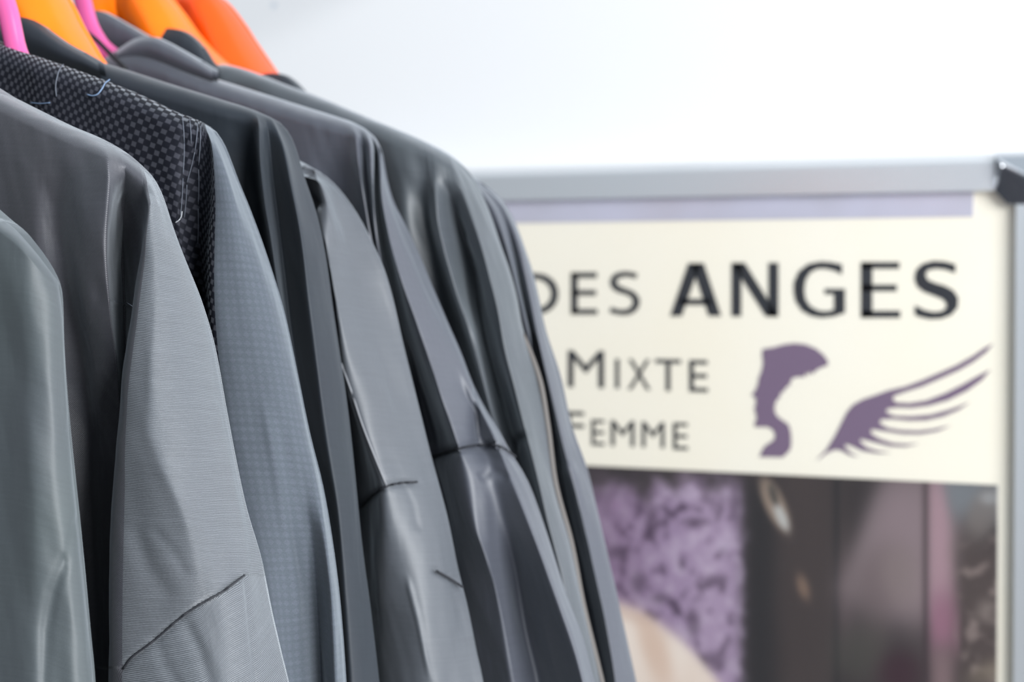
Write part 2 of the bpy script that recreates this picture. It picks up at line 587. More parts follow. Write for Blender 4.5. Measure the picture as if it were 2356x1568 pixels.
def collar(spec, top, bottom, dY=-14, bulge=4, thick=0.004, name='collar', mat=None):
    """standing collar band between two outlines, with real thickness"""
    n = 44
    tp = smooth_path([(a, b, 0) for a, b in top], n)[:, :2]
    bt = smooth_path([(a, b, 0) for a, b in bottom], n)[:, :2]
    Yi = spec['Y']; rows = 16
    Fr = []
    for k in range(rows):
        q = k / (rows - 1)
        p = tp * (1 - q) + bt * q
        y = Yi + (dY - bulge * math.sin(math.pi * min(1, q * 1.2)) + (0.0 if q > 0.15 else (0.15 - q) * 20)) * 1e-3
        Fr.append(at(p[:, 0], p[:, 1], np.full(n, y)))
    Fr = np.array(Fr)
    Bk = Fr.copy(); Bk[..., 1] += thick
    loop = np.concatenate([Fr, Bk[::-1]], 0)
    loop = np.concatenate([loop, loop[:1]], 0)
    ul = np.linspace(0, 0.1, n); vl = np.linspace(0, 0.06, loop.shape[0])
    UV = np.stack(np.meshgrid(ul, vl), 2)
    me = grid_mesh(name, loop, UV)
    return link(name, me, mat or spec['mat'], spec['root'])


MAT_SEAM = plain('seam_thread', (0.012, 0.013, 0.018), 0.7)

satin = fabric('grey_satin', (0.066, 0.071, 0.082), rough=0.52, spec=0.6, sheen=0.45, pitch=0.00045, angle=0.6, contrast=0.2, bump=0.15)
satin_green = fabric('green_shot_satin', (0.052, 0.058, 0.068), rough=0.54, spec=0.55, sheen=0.3, pitch=0.0004, angle=0.7, contrast=0.25,
                     tint=(0.052, 0.066, 0.066), bump=0.25)
twill = fabric('brown_grey_twill', (0.052, 0.056, 0.070), rough=0.5, spec=0.6, sheen=0.3, pitch=0.00055, angle=0.75, contrast=0.35,
               tint=(0.058, 0.055, 0.060), bump=0.3)
ribbed = fabric('ribbed_faille', (0.100, 0.106, 0.118), rough=0.42, spec=0.6, sheen=0.4, pitch=0.00066, angle=0.0, contrast=0.95,
                bump=0.6, slub=0.2)
matte_black = fabric('matte_black', (0.015, 0.018, 0.026), rough=0.6, spec=0.35, sheen=0.2, pitch=0.0004, angle=0.6, contrast=0.1, bump=0.1,
                     tint=(0.018, 0.024, 0.030))
velvet_check = fabric('checked_velvet', (0.02, 0.02, 0.026), rough=0.75, spec=0.2, sheen=0.45, pitch=0.0006, contrast=0.1, bump=0.1,
                      check=(0.0026, math.radians(20), (0.006, 0.007, 0.012), (0.036, 0.037, 0.048)))
velvet_grey = fabric('grey_velvet', (0.09, 0.10, 0.125), rough=0.8, spec=0.25, sheen=1.0, pitch=0.0006, contrast=0.1, bump=0.3,
                     check=(0.0026, math.radians(45), (0.060, 0.071, 0.086), (0.069, 0.079, 0.098)))
charcoal = fabric('charcoal_satin', (0.054, 0.057, 0.072), rough=0.52, spec=0.6, sheen=0.45, pitch=0.00045, angle=0.6, contrast=0.1, bump=0.1)
charcoal_green = fabric('charcoal_green_satin', (0.052, 0.057, 0.070), rough=0.52, spec=0.6, sheen=0.45, pitch=0.00045, angle=0.6, contrast=0.1, bump=0.1,
                        tint=(0.052, 0.062, 0.067))

G1 = dict(Y=0.690, seed=1, mat=satin_green, split=2, amp=0.0009, slope=0.5,
    label='green-shot grey satin gown at the front end of the rail, shoulder hanging lowest',
    cols=[
        [(0,500,-20),(0,650,-21),(0,850,-17),(0,1100,-15),(0,1400,-18),(0,1700,-20)],
        [(32,524,-20),(30,650,-22),(28,850,-17),(35,1050,-19),(40,1300,-20),(40,1700,-20)],
        [(62,556,-20),(66,680,-22),(62,850,-20),(70,1050,-22),(80,1250,-22),(85,1450,-20),(95,1700,-20)],
        [(92,592,-17),(100,700,-18),(100,900,-18),(108,1100,-19),(118,1300,-18),(125,1450,-14),(130,1700,-14)],
        [(116,624,-12),(126,700,-14),(124,850,-15),(132,1000,-16),(145,1200,-16),(160,1330,-14),(165,1500,-14),(170,1700,-14)],
        [(127,639,-8),(134,680,-8),(138,760,-8),(146,900,-8),(158,1050,-8),(170,1180,-8),(184,1330,-8),(194,1500,-8),(200,1700,-8)],
        [(134,650,0),(140,700,2),(143,790,3),(150,900,4),(162,1030,4),(178,1180,4),(192,1320,4),(204,1450,4),(215,1568,4),(222,1700,4)],
    ],
    creases=[([(150,1290),(120,1360),(105,1450),(100,1568)], -1.5, 14, 'open'),
             ([(178,1180),(160,1260),(150,1330)], -0.5, 9, 'mid'),
             ([(136,680),(142,850),(152,1000)], 0.8, 5, 'mid')])

G2 = dict(Y=0.765, nv=270, soft=2.0, uvturn=([(283,1535),(300,1515),(345,1480),(440,1402),(520,1355),(563,1322)], 0.55), seed=2, mat=twill, sleeve_mat=ribbed, split=7, amp=0.0011,
    label='brownish grey gown with a broad ribbed silver-grey sleeve and one slanting sleeve seam',
    cols=[
        [(0,215,-18),(0,800,-18),(0,1700,-10)],
        [(75,252,-19),(80,500,-20),(90,900,-15),(120,1700,-5)],
        [(138,282,-20),(142,360,-21),(138,480,-17),(150,620,-15),(185,800,-8),(205,1000,4),(225,1700,10)],
        [(198,306,-20),(195,480,-25),(205,650,-24),(225,850,-15),(240,1000,2),(250,1700,10)],
        [(243,328,-22),(250,410,-27),(242,560,-27),(252,700,-24),(270,850,-18),(278,1000,-2),(276,1300,10),(270,1700,12)],
        [(282,352,-19),(290,405,-15),(283,490,-2),(282,600,4),(286,700,5),(288,850,6),(283,1000,9),(281,1200,12),(277,1700,14)],
        [(318,380,-15),(330,425,-16),(334,470,-12),(324,560,-8),(310,680,-6),(296,800,-4),(286,950,-2),(281,1100,0),(279,1700,2)],
        [(327,388,-13),(341,440,-18),(345,475,-25),(336,560,-29),(321,680,-31),(305,800,-33),(292,920,-34),(285,1050,-35),(282,1300,-35),(282,1700,-35)],
        [(338,400,-9),(360,470,-20),(366,560,-25),(358,700,-29),(345,850,-33),(340,980,-35),(362,1060,-35),(394,1130,-34),(426,1210,-31),(444,1300,-29),(452,1450,-27),(478,1700,-27)],
        [(343,406,-7),(377,490,-13),(410,620,-15),(435,800,-16),(460,1000,-18),(485,1200,-20),(508,1400,-21),(532,1700,-21)],
        [(347,411,-4),(388,505,-6),(440,660,-7),(475,850,-8),(500,1000,-8),(530,1150,-8),(553,1300,-10),(577,1500,-10),(595,1700,-10)],
        [(351,417,0),(374,465,2),(397,530,4),(422,595,5),(460,690,6),(490,790,8),(520,950,8),(545,1080,8),(565,1170,8),(600,1290,8),(622,1400,8),(645,1500,8),(662,1568,8),(690,1700,8)],
    ],
    creases=[([(345,1210),(390,1260),(430,1330)], -0.6, 12, 'mid'),
             ([(283,1538),(300,1515),(345,1480),(440,1402),(520,1355),(563,1322)], -1.0, 6, 'open'),
             ([(563,1322),(570,1400),(582,1500),(590,1600)], -0.8, 6, 'open'),
             ([(500,930),(535,1100),(560,1230),(563,1322)], 0.6, 9, 'open'),
             ([(430,1440),(460,1500),(480,1568)], -1.0, 16, 'open'),
             ([(360,1470),(380,1530),(420,1600)], -0.8, 14, 'open'),
             ([(300,1200),(340,1300),(400,1390)], -0.8, 20, 'mid'),
             ([(232,640),(212,760),(225,880)], -0.6, 14, 'mid'),
             ([(245,690),(275,697),(305,705)], 0.3, 4, 'mid')])

G3 = dict(Y=0.838, seed=3, mat=velvet_check, sleeve_mat=velvet_grey, split=6, amp=0.0009,
    label='black velvet gown woven with small grey squares, pale stitching at the shoulder',
    cols=[
        [(0,100,-18),(0,600,-18),(0,1700,-14)],
        [(140,148,-20),(150,400,-22),(250,1700,-15)],
        [(280,200,-20),(290,400,-20),(350,800,-12),(400,1700,-5)],
        [(400,255,-20),(405,400,-20),(420,560,-18),(450,800,-5),(480,1100,0),(520,1700,5)],
        [(440,270,-19),(450,400,-14),(458,520,-8),(470,650,-2),(482,800,2),(500,950,4),(515,1100,8),(555,1300,10),(600,1700,12)],
        [(466,281,-17),(480,340,-16),(484,450,-15),(480,560,-12),(482,650,-10),(490,800,-8),(510,930,-8),(525,1030,-8),(545,1150,-8),(575,1260,-8),(605,1400,-8),(635,1700,-8)],
        [(472,286,-16),(487,340,-20),(492,450,-25),(488,560,-28),(487,650,-29),(495,800,-30),(515,930,-30),(530,1030,-30),(550,1150,-30),(580,1260,-30),(610,1400,-30),(640,1700,-30)],
        [(482,292,-11),(512,370,-19),(540,480,-22),(558,600,-22),(580,750,-22),(610,950,-22),(640,1150,-22),(665,1350,-20),(690,1700,-18)],
        [(488,297,-6),(527,390,-11),(566,510,-13),(605,640,-13),(640,800,-13),(675,1000,-12),(700,1150,-8),(722,1280,-1),(732,1400,5),(740,1568,7),(745,1700,7)],
        [(493,301,-2),(537,405,-3),(588,550,-4),(636,700,-5),(670,850,-5),(700,1000,-5),(730,1125,-5),(752,1260,-9),(765,1400,-10),(777,1700,-10)],
        [(498,306,2),(517,345,3),(547,420,5),(572,480,6),(612,590,6),(652,720,7),(682,860,7),(711,1000,7),(741,1120,7),(765,1260,7),(780,1380,7),(790,1500,7),(802,1700,7)],
    ],
    creases=[([(419,262),(424,330),(422,420),(415,550)], -0.8, 5, 'mid'), ([(600,900),(640,1100),(670,1300),(690,1500)], 1.0, 12, 'mid'),
             ([(645,950),(675,1150),(700,1350)], -0.8, 10, 'mid')])

G4 = dict(Y=0.905, seed=4, mat=matte_black, split=6, amp=0.0008,
    label='matte black gown with a high rounded collar, hung on an orange hanger',
    cols=[
        [(0,95,-18),(0,1700,-15)],
        [(110,118,-20),(110,1700,-15)],
        [(220,140,-20),(230,500,-18),(300,1700,-10)],
        [(400,195,-20),(410,500,-16),(500,1700,-5)],
        [(510,229,-20),(525,400,-12),(560,600,-2),(620,900,3),(700,1700,8)],
        [(565,246,-19),(575,330,-10),(588,450,0),(606,600,4),(640,800,6),(700,1100,8),(760,1700,10)],
        [(592,256,-18),(596,300,-22),(597,350,-25),(606,450,-26),(624,560,-26),(642,680,-26),(658,780,-24),(690,950,-22),(740,1200,-16),(790,1700,-12)],
        [(610,264,-14),(618,320,-10),(626,400,-7),(638,500,-5),(652,620,-5),(668,760,-7),(700,950,-8),(750,1200,-5),(800,1700,-5)],
        [(625,271,-9),(652,335,-14),(670,420,-18),(692,540,-20),(708,680,-20),(726,820,-18),(750,1000,-16),(780,1200,-14),(815,1700,-12)],
        [(634,277,-3),(664,345,-5),(690,440,-6),(722,560,-6),(745,700,-6),(765,850,-5),(785,1000,-4),(810,1200,-4),(850,1700,-4)],
        [(640,283,2),(657,302,2),(675,337,3),(695,400,4),(722,480,5),(745,580,6),(765,720,6),(780,820,6),(800,960,6),(815,1100,6),(830,1250,6),(850,1400,6),(870,1568,6),(885,1700,6)],
    ],
    creases=[])

G5 = dict(deep=1.3, Y=0.960, seed=5, mat=satin, split=4, amp=0.0014,
    label='glossy grey satin gown, low shoulder and stitched elbow seam, behind the matte black one',
    cols=[
        [(0,175,-12),(0,1700,-8)],
        [(220,225,-14),(300,1700,-5)],
        [(450,285,-14),(460,600,-10),(560,1700,0)],
        [(600,335,-14),(620,500,-5),(680,800,2),(740,1200,5),(780,1700,8)],
        [(668,366,-9),(690,420,2),(712,470,4),(735,600,6),(768,760,4),(795,900,2),(815,1050,0),(832,1170,-4),(842,1300,-8),(857,1700,-8)],
        [(680,372,-10),(705,395,-8),(730,450,-14),(742,530,-20),(762,640,-24),(783,760,-26),(802,870,-26),(832,970,-26),(860,1050,-25),(885,1130,-24),(895,1300,-22),(900,1450,-18),(905,1700,-15)],
        [(690,378,-8),(738,425,-13),(762,500,-16),(785,600,-14),(810,700,-14),(838,800,-15),(865,900,-17),(900,1050,-18),(925,1150,-18),(945,1300,-20),(965,1450,-20),(985,1700,-18)],
        [(697,382,-4),(755,432,-5),(787,510,-5),(820,600,-5),(850,700,-5),(880,800,-5),(902,900,-6),(930,1000,-8),(965,1120,-9),(1000,1250,-9),(1030,1400,-8),(1060,1700,-8)],
        [(703,386,2),(730,398,3),(762,422,4),(800,465,5),(830,510,5),(860,570,5),(882,620,5),(905,700,5),(925,790,5),(945,870,5),(965,950,5),(990,1050,5),(1012,1130,5),(1030,1200,5),(1050,1300,5),(1075,1400,5),(1095,1500,5),(1110,1568,5),(1130,1700,5)],
    ],
    creases=[([(706,400),(716,430),(726,465)], -4.0, 13, 'open'), ([(735,545),(748,590),(752,660),(765,730)], -1.6, 14, 'mid'),
             ([(830,1165),(860,1135),(890,1117),(925,1110),(960,1108)], -1.2, 7, 'open'),
             ([(930,1115),(950,1160),(960,1210)], -0.6, 8, 'open'),
             ([(935,1320),(960,1420),(990,1568)], 1.0, 6, 'mid'),
             ([(1003,1312),(1035,1330),(1065,1350)], -1.0, 7, 'open')])

G6 = dict(deep=1.3, Y=1.015, seed=6, mat=charcoal, sleeve_mat=charcoal, split=8, amp=0.0012,
    label='charcoal gown pinched sharply at the shoulder tip, puffed sleeve gathered into an elbow seam',
    cols=[
        [(272,114,-16),(300,700,-16),(300,1700,-14)],
        [(500,182,-18),(510,400,-18),(650,1700,-8)],
        [(700,245,-18),(705,400,-18),(720,600,-12),(850,1700,-5)],
        [(780,270,-18),(785,350,-17),(800,500,-12),(860,800,-8),(900,1700,-5)],
        [(812,281,-18),(822,325,-20),(826,380,-23),(838,450,-23),(855,550,-23),(880,700,-20),(900,850,-10),(920,1000,-5),(1000,1700,-5)],
        [(826,288,-16),(838,340,-13),(845,420,-12),(852,500,-13),(868,600,-13),(885,720,-10),(915,850,-5),(940,1000,0),(1050,1700,0)],
        [(840,296,-16),(853,345,-20),(857,420,-24),(864,520,-24),(880,620,-20),(900,720,-12),(930,850,-2),(950,950,2),(985,1040,2),(1020,1150,2),(1080,1700,0)],
        [(852,306,-11),(866,352,-4),(868,450,4),(879,540,7),(900,650,8),(920,750,8),(950,830,8),(978,930,8),(1000,1010,5),(1015,1080,-5),(1040,1200,-5),(1110,1700,0)],
        [(862,320,-10),(874,360,-14),(877,440,-20),(893,540,-23),(920,640,-24),(955,740,-24),(990,840,-24),(1020,930,-23),(1045,1000,-20),(1070,1080,-20),(1098,1220,-20),(1140,1350,-14),(1200,1700,-5)],
        [(869,331,-4),(879,372,-7),(890,440,-11),(914,520,-13),(948,610,-13),(985,700,-13),(1025,800,-12),(1060,890,-8),(1092,950,-4),(1108,1010,-3),(1130,1090,-10),(1160,1200,-5),(1185,1300,5),(1210,1450,9),(1240,1568,9),(1270,1700,8)],
        [(873,338,-1),(881,380,-3),(895,448,-4),(920,520,-5),(953,595,-5),(990,680,-5),(1035,780,-5),(1070,860,-5),(1100,930,-6),(1135,1000,-8),(1165,1070,-10),(1205,1170,-12),(1250,1290,-13),(1290,1400,-13),(1330,1520,-13),(1370,1700,-12)],
        [(877,346,3),(883,390,4),(900,456,4),(927,510,4),(961,582,4),(995,663,4),(1030,745,4),(1059,811,4),(1085,880,4),(1115,940,4),(1145,988,4),(1175,1043,4),(1209,1098,4),(1253,1215,4),(1297,1353,4),(1342,1475,4),(1366,1568,4),(1400,1700,4)],
    ],
    creases=[([(985,1055),(1040,1035),(1100,1022),(1150,1025),(1190,1052)], -2.0, 8, 'open'),
             ([(1090,890),(1098,950),(1103,1020)], -1.6, 6, 'mid'),
             ([(1100,1100),(1130,1082),(1170,1100)], -1.4, 12, 'mid'),
             ([(1110,1120),(1122,1220),(1128,1330)], 0.6, 12, 'mid')])

G7 = dict(deep=1.3, Y=1.070, seed=7, mat=charcoal_green, split=6, amp=0.0013,
    label='smooth charcoal gown with a wide sloping shoulder, second from the far end of the rail',
    cols=[
        [(488,147,-16),(520,700,-14),(520,1700,-5)],
        [(692,207,-18),(720,600,-15),(850,1700,-5)],
        [(844,269,-18),(850,420,-16),(880,600,-14),(950,900,-8),(1000,1700,-5)],
        [(920,300,-18),(930,400,-22),(940,520,-21),(970,640,-16),(1020,800,-8),(1080,1000,-5),(1150,1700,-5)],
        [(962,318,-18),(972,400,-19),(975,480,-15),(1000,600,-12),(1030,720,-10),(1060,820,-3),(1100,950,2),(1200,1700,0)],
        [(992,333,-17),(1001,410,-20),(1005,494,-25),(1020,571,-26),(1036,628,-26),(1055,690,-26),(1081,760,-26),(1105,850,-22),(1130,950,-18),(1160,1050,-12),(1220,1300,-10),(1280,1700,-8)],
        [(1016,347,-15),(1028,410,-17),(1044,475,-9),(1070,550,-2),(1095,640,5),(1104,724,7),(1114,780,7),(1132,850,7),(1155,930,6),(1178,1010,5),(1195,1060,0),(1230,1200,-5),(1300,1700,-5)],
        [(1036,361,-11),(1060,425,-15),(1086,500,-17),(1108,570,-19),(1126,640,-20),(1144,710,-20),(1160,800,-20),(1184,894,-20),(1202,966,-20),(1230,1070,-18),(1258,1190,-17),(1298,1350,-16),(1340,1700,-14)],
        [(1048,372,-4),(1078,425,-5),(1103,480,-6),(1124,535,-6),(1146,600,-6),(1168,680,-6),(1188,770,-6),(1208,850,-6),(1230,950,-6),(1256,1080,-6),(1290,1210,-6),(1325,1360,-6),(1380,1700,-6)],
        [(1060,386,3),(1089,416,4),(1112,458,4),(1131,506,4),(1150,563,4),(1173,628,4),(1188,685,4),(1200,750,4),(1215,800,4),(1236,866,4),(1258,977,4),(1275,1115,4),(1314,1253,4),(1341,1391,4),(1375,1530,4),(1415,1700,4)],
    ],
    creases=[([(1042,440),(1058,500),(1070,560)], -1.2, 12, 'mid'), ([(1205,1000),(1190,1010),(1185,1030)], -1.5, 8, 'open')])

G8 = dict(deep=1.3, Y=1.125, seed=8, mat=charcoal, split=3, amp=0.0014,
    label='slim dark grey gown at the far end of the rail, sleeve overlapping the poster',
    cols=[
        [(690,238,-14),(800,1700,-5)],
        [(850,300,-14),(1000,1700,-5)],
        [(1000,362,-14),(1080,600,-10),(1150,900,-5),(1250,1700,-5)],
        [(1080,405,-12),(1140,490,-16),(1165,560,-19),(1181,620,-20),(1200,700,-18),(1225,800,-14),(1250,950,-12),(1280,1200,-10),(1380,1700,-8)],
        [(1092,412,-8),(1152,490,-8),(1186,590,-3),(1201,660,2),(1220,740,4),(1245,850,4),(1270,980,4),(1300,1130,4),(1335,1281,4),(1370,1450,4),(1410,1700,4)],
        [(1100,416,-5),(1160,485,-7),(1194,570,-11),(1216,670,-14),(1238,780,-15),(1266,900,-15),(1294,1020,-15),(1328,1150,-15),(1362,1300,-15),(1395,1450,-15),(1435,1700,-14)],
        [(1108,420,-2),(1166,488,-3),(1202,570,-4),(1227,660,-5),(1253,780,-5),(1283,890,-5),(1312,1010,-5),(1348,1130,-5),(1385,1270,-5),(1415,1400,-5),(1460,1700,-5)],
        [(1114,424,3),(1140,447,4),(1160,470,4),(1178,500,4),(1193,535,4),(1208,577,4),(1223,622,4),(1237,678,4),(1252,750,4),(1289,866,4),(1314,977,4),(1349,1076,4),(1375,1181,4),(1402,1298,4),(1436,1447,4),(1463,1568,4),(1490,1700,4)],
    ],
    creases=[([(1225,760),(1240,850),(1262,950),(1290,1090)], -1.5, 10, 'mid'),
             ([(1300,1060),(1330,1100),(1350,1180)], 1.0, 14, 'mid')])

GOWNS = [G1, G2, G3, G4, G5, G6, G7, G8]
for g in GOWNS:
    make_gown(g)

# seams, collars, stitches and loose threads
seam(G2, [(283, 1538), (300, 1515), (345, 1480), (440, 1402), (520, 1355), (563, 1322)], 0.00042, lift=0.0006)
seam(G5, [(830, 1168), (860, 1137), (890, 1118), (925, 1110), (960, 1108)], 0.0006)
seam(G5, [(1003, 1312), (1035, 1330), (1065, 1350)], 0.0006)
seam(G5, [(785, 835), (810, 905), (833, 975), (862, 1050), (890, 1118)], 0.0005,
     plain('pale_highlight_grey', (0.16, 0.165, 0.18), 0.45), 'crease_highlight')  # paler tube paints the highlight along a crease ridge
seam(G6, [(988, 1052), (1040, 1036), (1100, 1023), (1150, 1026), (1186, 1050)], 0.0006)
thread_mat = plain('pale_thread', (0.13, 0.145, 0.18), 0.6)
blue_thread = plain('blue_thread', (0.15, 0.22, 0.34), 0.6)
white_thread = plain('white_thread', (0.55, 0.57, 0.6), 0.6)
# long stitches beside the shoulder seam of the velvet gown
random.seed(5)
st = [((419, 262), (424, 330)), ((424, 330), (421, 400)), ((436, 270), (440, 330)), ((421, 410), (415, 500)), ((455, 285), (448, 350)),
      ((448, 350), (430, 420)), ((462, 290), (457, 380)), ((457, 390), (456, 470)), ((430, 425), (424, 500)), ((456, 480), (455, 560))]
for a, b in st:
    seam(G3, [a, ((a[0] + b[0]) / 2 + 1, (a[1] + b[1]) / 2), b], 0.00014, thread_mat, 'stitch', 0.0006, 8)
o = seam(G3, [(252, 183), (243, 190), (234, 205), (222, 218), (212, 220), (200, 217)], 0.00033, blue_thread, 'loose_thread', 0.0012, 24); o['label'] = 'pale blue curled loose thread'
seam(G3, [(146, 148), (138, 158), (132, 175), (128, 200), (130, 222)], 0.0002, thread_mat, 'loose_thread', 0.0012, 20)
seam(G3, [(70, 236), (95, 238), (115, 236)], 0.00022, blue_thread, 'loose_thread', 0.001, 12)
o = seam(G3, [(419, 486), (417, 498), (411, 507), (403, 512)], 0.00018, white_thread, 'loose_thread', 0.0016, 14); o['label'] = 'short white thread end'
seam(G2, [(262, 692), (280, 697), (296, 699), (305, 704)], 0.00012, thread_mat, 'loose_thread', 0.0006, 14)

collar(G4, [(-90, 40), (-30, 62), (10, 50), (30, 32), (48, 30), (75, 44), (110, 72), (150, 100), (190, 122), (225, 142)],
       [(-90, 150), (-30, 150), (10, 150), (40, 150), (70, 152), (100, 158), (130, 165), (160, 172), (200, 180), (235, 190)], dY=-20, bulge=5)
collar(G6, [(190, 40), (212, 24), (232, 26), (258, 38), (285, 53), (315, 70), (342, 88), (350, 100)],
       [(190, 160), (215, 150), (240, 140), (265, 135), (290, 132), (315, 132), (335, 135), (350, 140)], dY=16, bulge=3, name='back_collar')
collar(G6, [(268, 116), (285, 104), (308, 90), (330, 84), (352, 85), (380, 96), (410, 112), (450, 135), (490, 160)],
       [(268, 150), (290, 150), (315, 150), (335, 152), (360, 160), (385, 170), (415, 180), (450, 190), (490, 200)], dY=-10, bulge=5)
collar(G7, [(325, 90), (340, 76), (362, 68), (392, 65), (420, 72), (443, 88), (465, 112), (488, 146), (505, 160)],
       [(325, 190), (345, 190), (370, 190), (395, 190), (420, 190), (445, 195), (465, 200), (488, 205), (505, 212)], dY=-16, bulge=4, mat=matte_black)
collar(G8, [(585, 176), (605, 170), (630, 168), (652, 173), (672, 186), (690, 204), (705, 222)],
       [(585, 260), (610, 262), (632, 265), (652, 270), (672, 276), (690, 282), (705, 288)], dY=-10, bulge=3, mat=matte_black)

# ------------------------------------------------------------------ clothes rail
chrome = plain('brushed_steel', (0.55, 0.56, 0.58), 0.3, 1.0)
RAIL_Z = 1.40 + 0.315
rail = empty('clothes_rail', (XC, -0.35, 0.0), 'round steel clothes rail running from a floor post to the white wall', 'rail')
link('rail_tube', tube_mesh([(XC, -0.35, RAIL_Z), (XC, 0.6, RAIL_Z), (XC, WALL_Y, RAIL_Z)], 0.0125, 20, axis=(0, 0, 1)), chrome, rail)
link('wall_flange', tube_mesh([(XC, WALL_Y - 0.008, RAIL_Z), (XC, WALL_Y - 0.004, RAIL_Z), (XC, WALL_Y, RAIL_Z)], 0.03, 24, axis=(0, 0, 1)), chrome, rail)
link('post', tube_mesh([(XC, -0.35, 0.02), (XC, -0.35, 0.9), (XC, -0.35, RAIL_Z)], 0.014, 20), chrome, rail)
link('foot', tube_mesh([(XC - 0.25, -0.35, 0.014), (XC, -0.35, 0.014), (XC + 0.25, -0.35, 0.014)], 0.014, 16, axis=(0, 0, 1)), chrome, rail)

# ------------------------------------------------------------------ hangers
def plastic(name, col, rough=0.28):
    M = NT(name)
    g = M.n('ShaderNodeNewGeometry')
    nz = M.n('ShaderNodeTexNoise', Scale=30.0, Detail=2.0); M.l(g.outputs['Position'], nz.inputs['Vector'])
    mx = M.n('ShaderNodeMix', data_type='RGBA'); M.l(nz.outputs['Fac'], mx.inputs['Factor'])
    mx.inputs[6].default_value = (*[c * 0.92 for c in col], 1); mx.inputs[7].default_value = (*[min(1, c * 1.06) for c in col], 1)
    M.l(mx.outputs[2], M.b.inputs['Base Color'])
    M.set(Roughness=rough)
    M.b.inputs['Subsurface Weight'].default_value = 0.06
    M.b.inputs['Subsurface Radius'].default_value = (0.01, 0.004, 0.001)
    M.b.inputs['Subsurface Scale'].default_value = 0.6
    return M.m


orange = plastic('orange_plastic', (0.82, 0.075, 0.0005))
orange_y = plastic('amber_plastic', (0.90, 0.165, 0.001))
pink = plastic('pink_plastic', (0.58, 0.09, 0.27))


def hanger(Yi, knots, tip, half, flat, mat, label, ridge=True, drop=0.7):
    """knots: photo positions of the arm's outer (far) edge, from shoulder upward"""
    root = empty('clothes_hanger', (XC, Yi, RAIL_Z + 0.016), label, 'hanger', 'plastic hangers on the rail')
    pts = [at(x, y, Yi + half * 0.6) for x, y in knots]
    pts = np.array([p for p in pts if p[0] > XC + 0.026])
    top = pts[-1]
    apex_z = max(top[2] + 0.016, 1.57)
    tipP = at(tip[0], tip[1], Yi)
    tipP = np.array([tipP[0], Yi + 0.004, tipP[2] - 0.010])
    path = [tipP] + [np.array([p[0], Yi, p[2]]) for p in pts] + [np.array([XC + 0.013, Yi, apex_z - 0.003]), np.array([XC, Yi, apex_z])]
    path = smooth_path(path, 60)
    n = len(path)
    # both arms: swept section, wide in Y at the shoulder, narrowing to the neck
    full = np.vstack([path, (path * np.array([-1, 1, 1]) + np.array([2 * XC, 0, 0]))[::-1][1:]])
    m = len(full)
    k = np.abs(np.linspace(-1, 1, m))          # 1 at the tips, 0 at the neck
    w = half * (0.42 + 0.58 * np.clip(k / 0.45, 0, 1) ** 0.8) * np.clip((1.02 - k) / 0.06, 0.25, 1)
    hgt = flat * (1.0 - 0.3 * k)
    V = []; Fc = []
    ns = 28
    for i in range(m):
        t = full[min(i + 1, m - 1)] - full[max(i - 1, 0)]; t /= np.linalg.norm(t)
        up = np.cross(np.array([0, 1.0, 0]), t)
        if up[2] < 0: up = -up
        for q in range(ns):
            a = 2 * math.pi * q / ns
            ca, sa = math.cos(a), math.sin(a)
            y = math.copysign(abs(ca) ** 0.8, ca) * w[i]
            z = math.copysign(abs(sa) ** 0.9, sa) * hgt[i]
            if sa > 0 and ridge: z += 0.25 * w[i] * (1 - (y / w[i]) ** 2)
            if sa < 0: z *= drop
            V.append(full[i] + np.array([0, y, 0]) + up * (z - hgt[i]))
    for i in range(m - 1):
        for q in range(ns):
            Fc.append((i * ns + q, i * ns + (q + 1) % ns, (i + 1) * ns + (q + 1) % ns, (i + 1) * ns + q))
    Fc.append(tuple(range(ns))[::-1]); Fc.append(tuple((m - 1) * ns + q for q in range(ns)))
    link('hanger_arms', mesh_np('arms', V, Fc), mat, root)
    if drop > 1:
        off = np.array([(0, w[q] * 0.72, -hgt[q] * 0.2) for q in range(m)])
        link('rim', tube_mesh(full + off, [max(0.0006, 0.0030 * min(1, (1.0 - k[q]) * 8)) for q in range(m)], 12), mat, root)
    # steel hook over the rail
    hk = [(XC, Yi, apex_z - 0.012), (XC, Yi, apex_z + 0.02), (XC, Yi, RAIL_Z - 0.038)]
    for a in np.linspace(-70, 190, 14):
        r = 0.0152
        hk.append((XC + r * math.cos(math.radians(a)) * 1.0, Yi, RAIL_Z + r * math.sin(math.radians(a)) + 0.0005))
    link('hook', tube_mesh(smooth_path(hk, 60), 0.0016, 10), chrome, root)
    return root


HS = 'hanger arm rising from the '
hanger(0.690, [(-260, 395), (-420, 330), (-560, 250)], (-60, 520), 0.004, 0.004, pink, 'pink plastic clothes hanger inside the green-shot satin gown at the front')
hanger(0.765, [(-140, 175), (-300, 95), (-400, 20)], (160, 305), 0.004, 0.004, pink, 'pink plastic clothes hanger inside the gown with the ribbed sleeve')
hanger(0.838, [(60, 105), (50, 58), (43, 26), (35, 0), (22, -50)], (340, 245), 0.0048, 0.006, pink, 'pink plastic hanger rising behind the checked velvet gown')
hanger(0.905, [(222, 140), (198, 99), (179, 67), (159, 25), (145, 0), (120, -45)], (470, 230), 0.020, 0.006, orange_y, 'broad amber orange hanger in the collar of the matte black gown', drop=2.0)
hanger(0.960, [(330, 268), (220, 222), (150, 170), (122, 120), (106, 60), (96, 0), (90, -50)], (560, 330), 0.004, 0.004, pink, 'pink plastic hanger hidden inside the glossy grey satin gown')
hanger(1.013, [(300, 135), (274, 115), (255, 99), (236, 70), (220, 35), (204, 0), (180, -50)], (680, 255), 0.0052, 0.006, pink, 'pink plastic hanger with a black loop beside it, in the pinched charcoal gown')
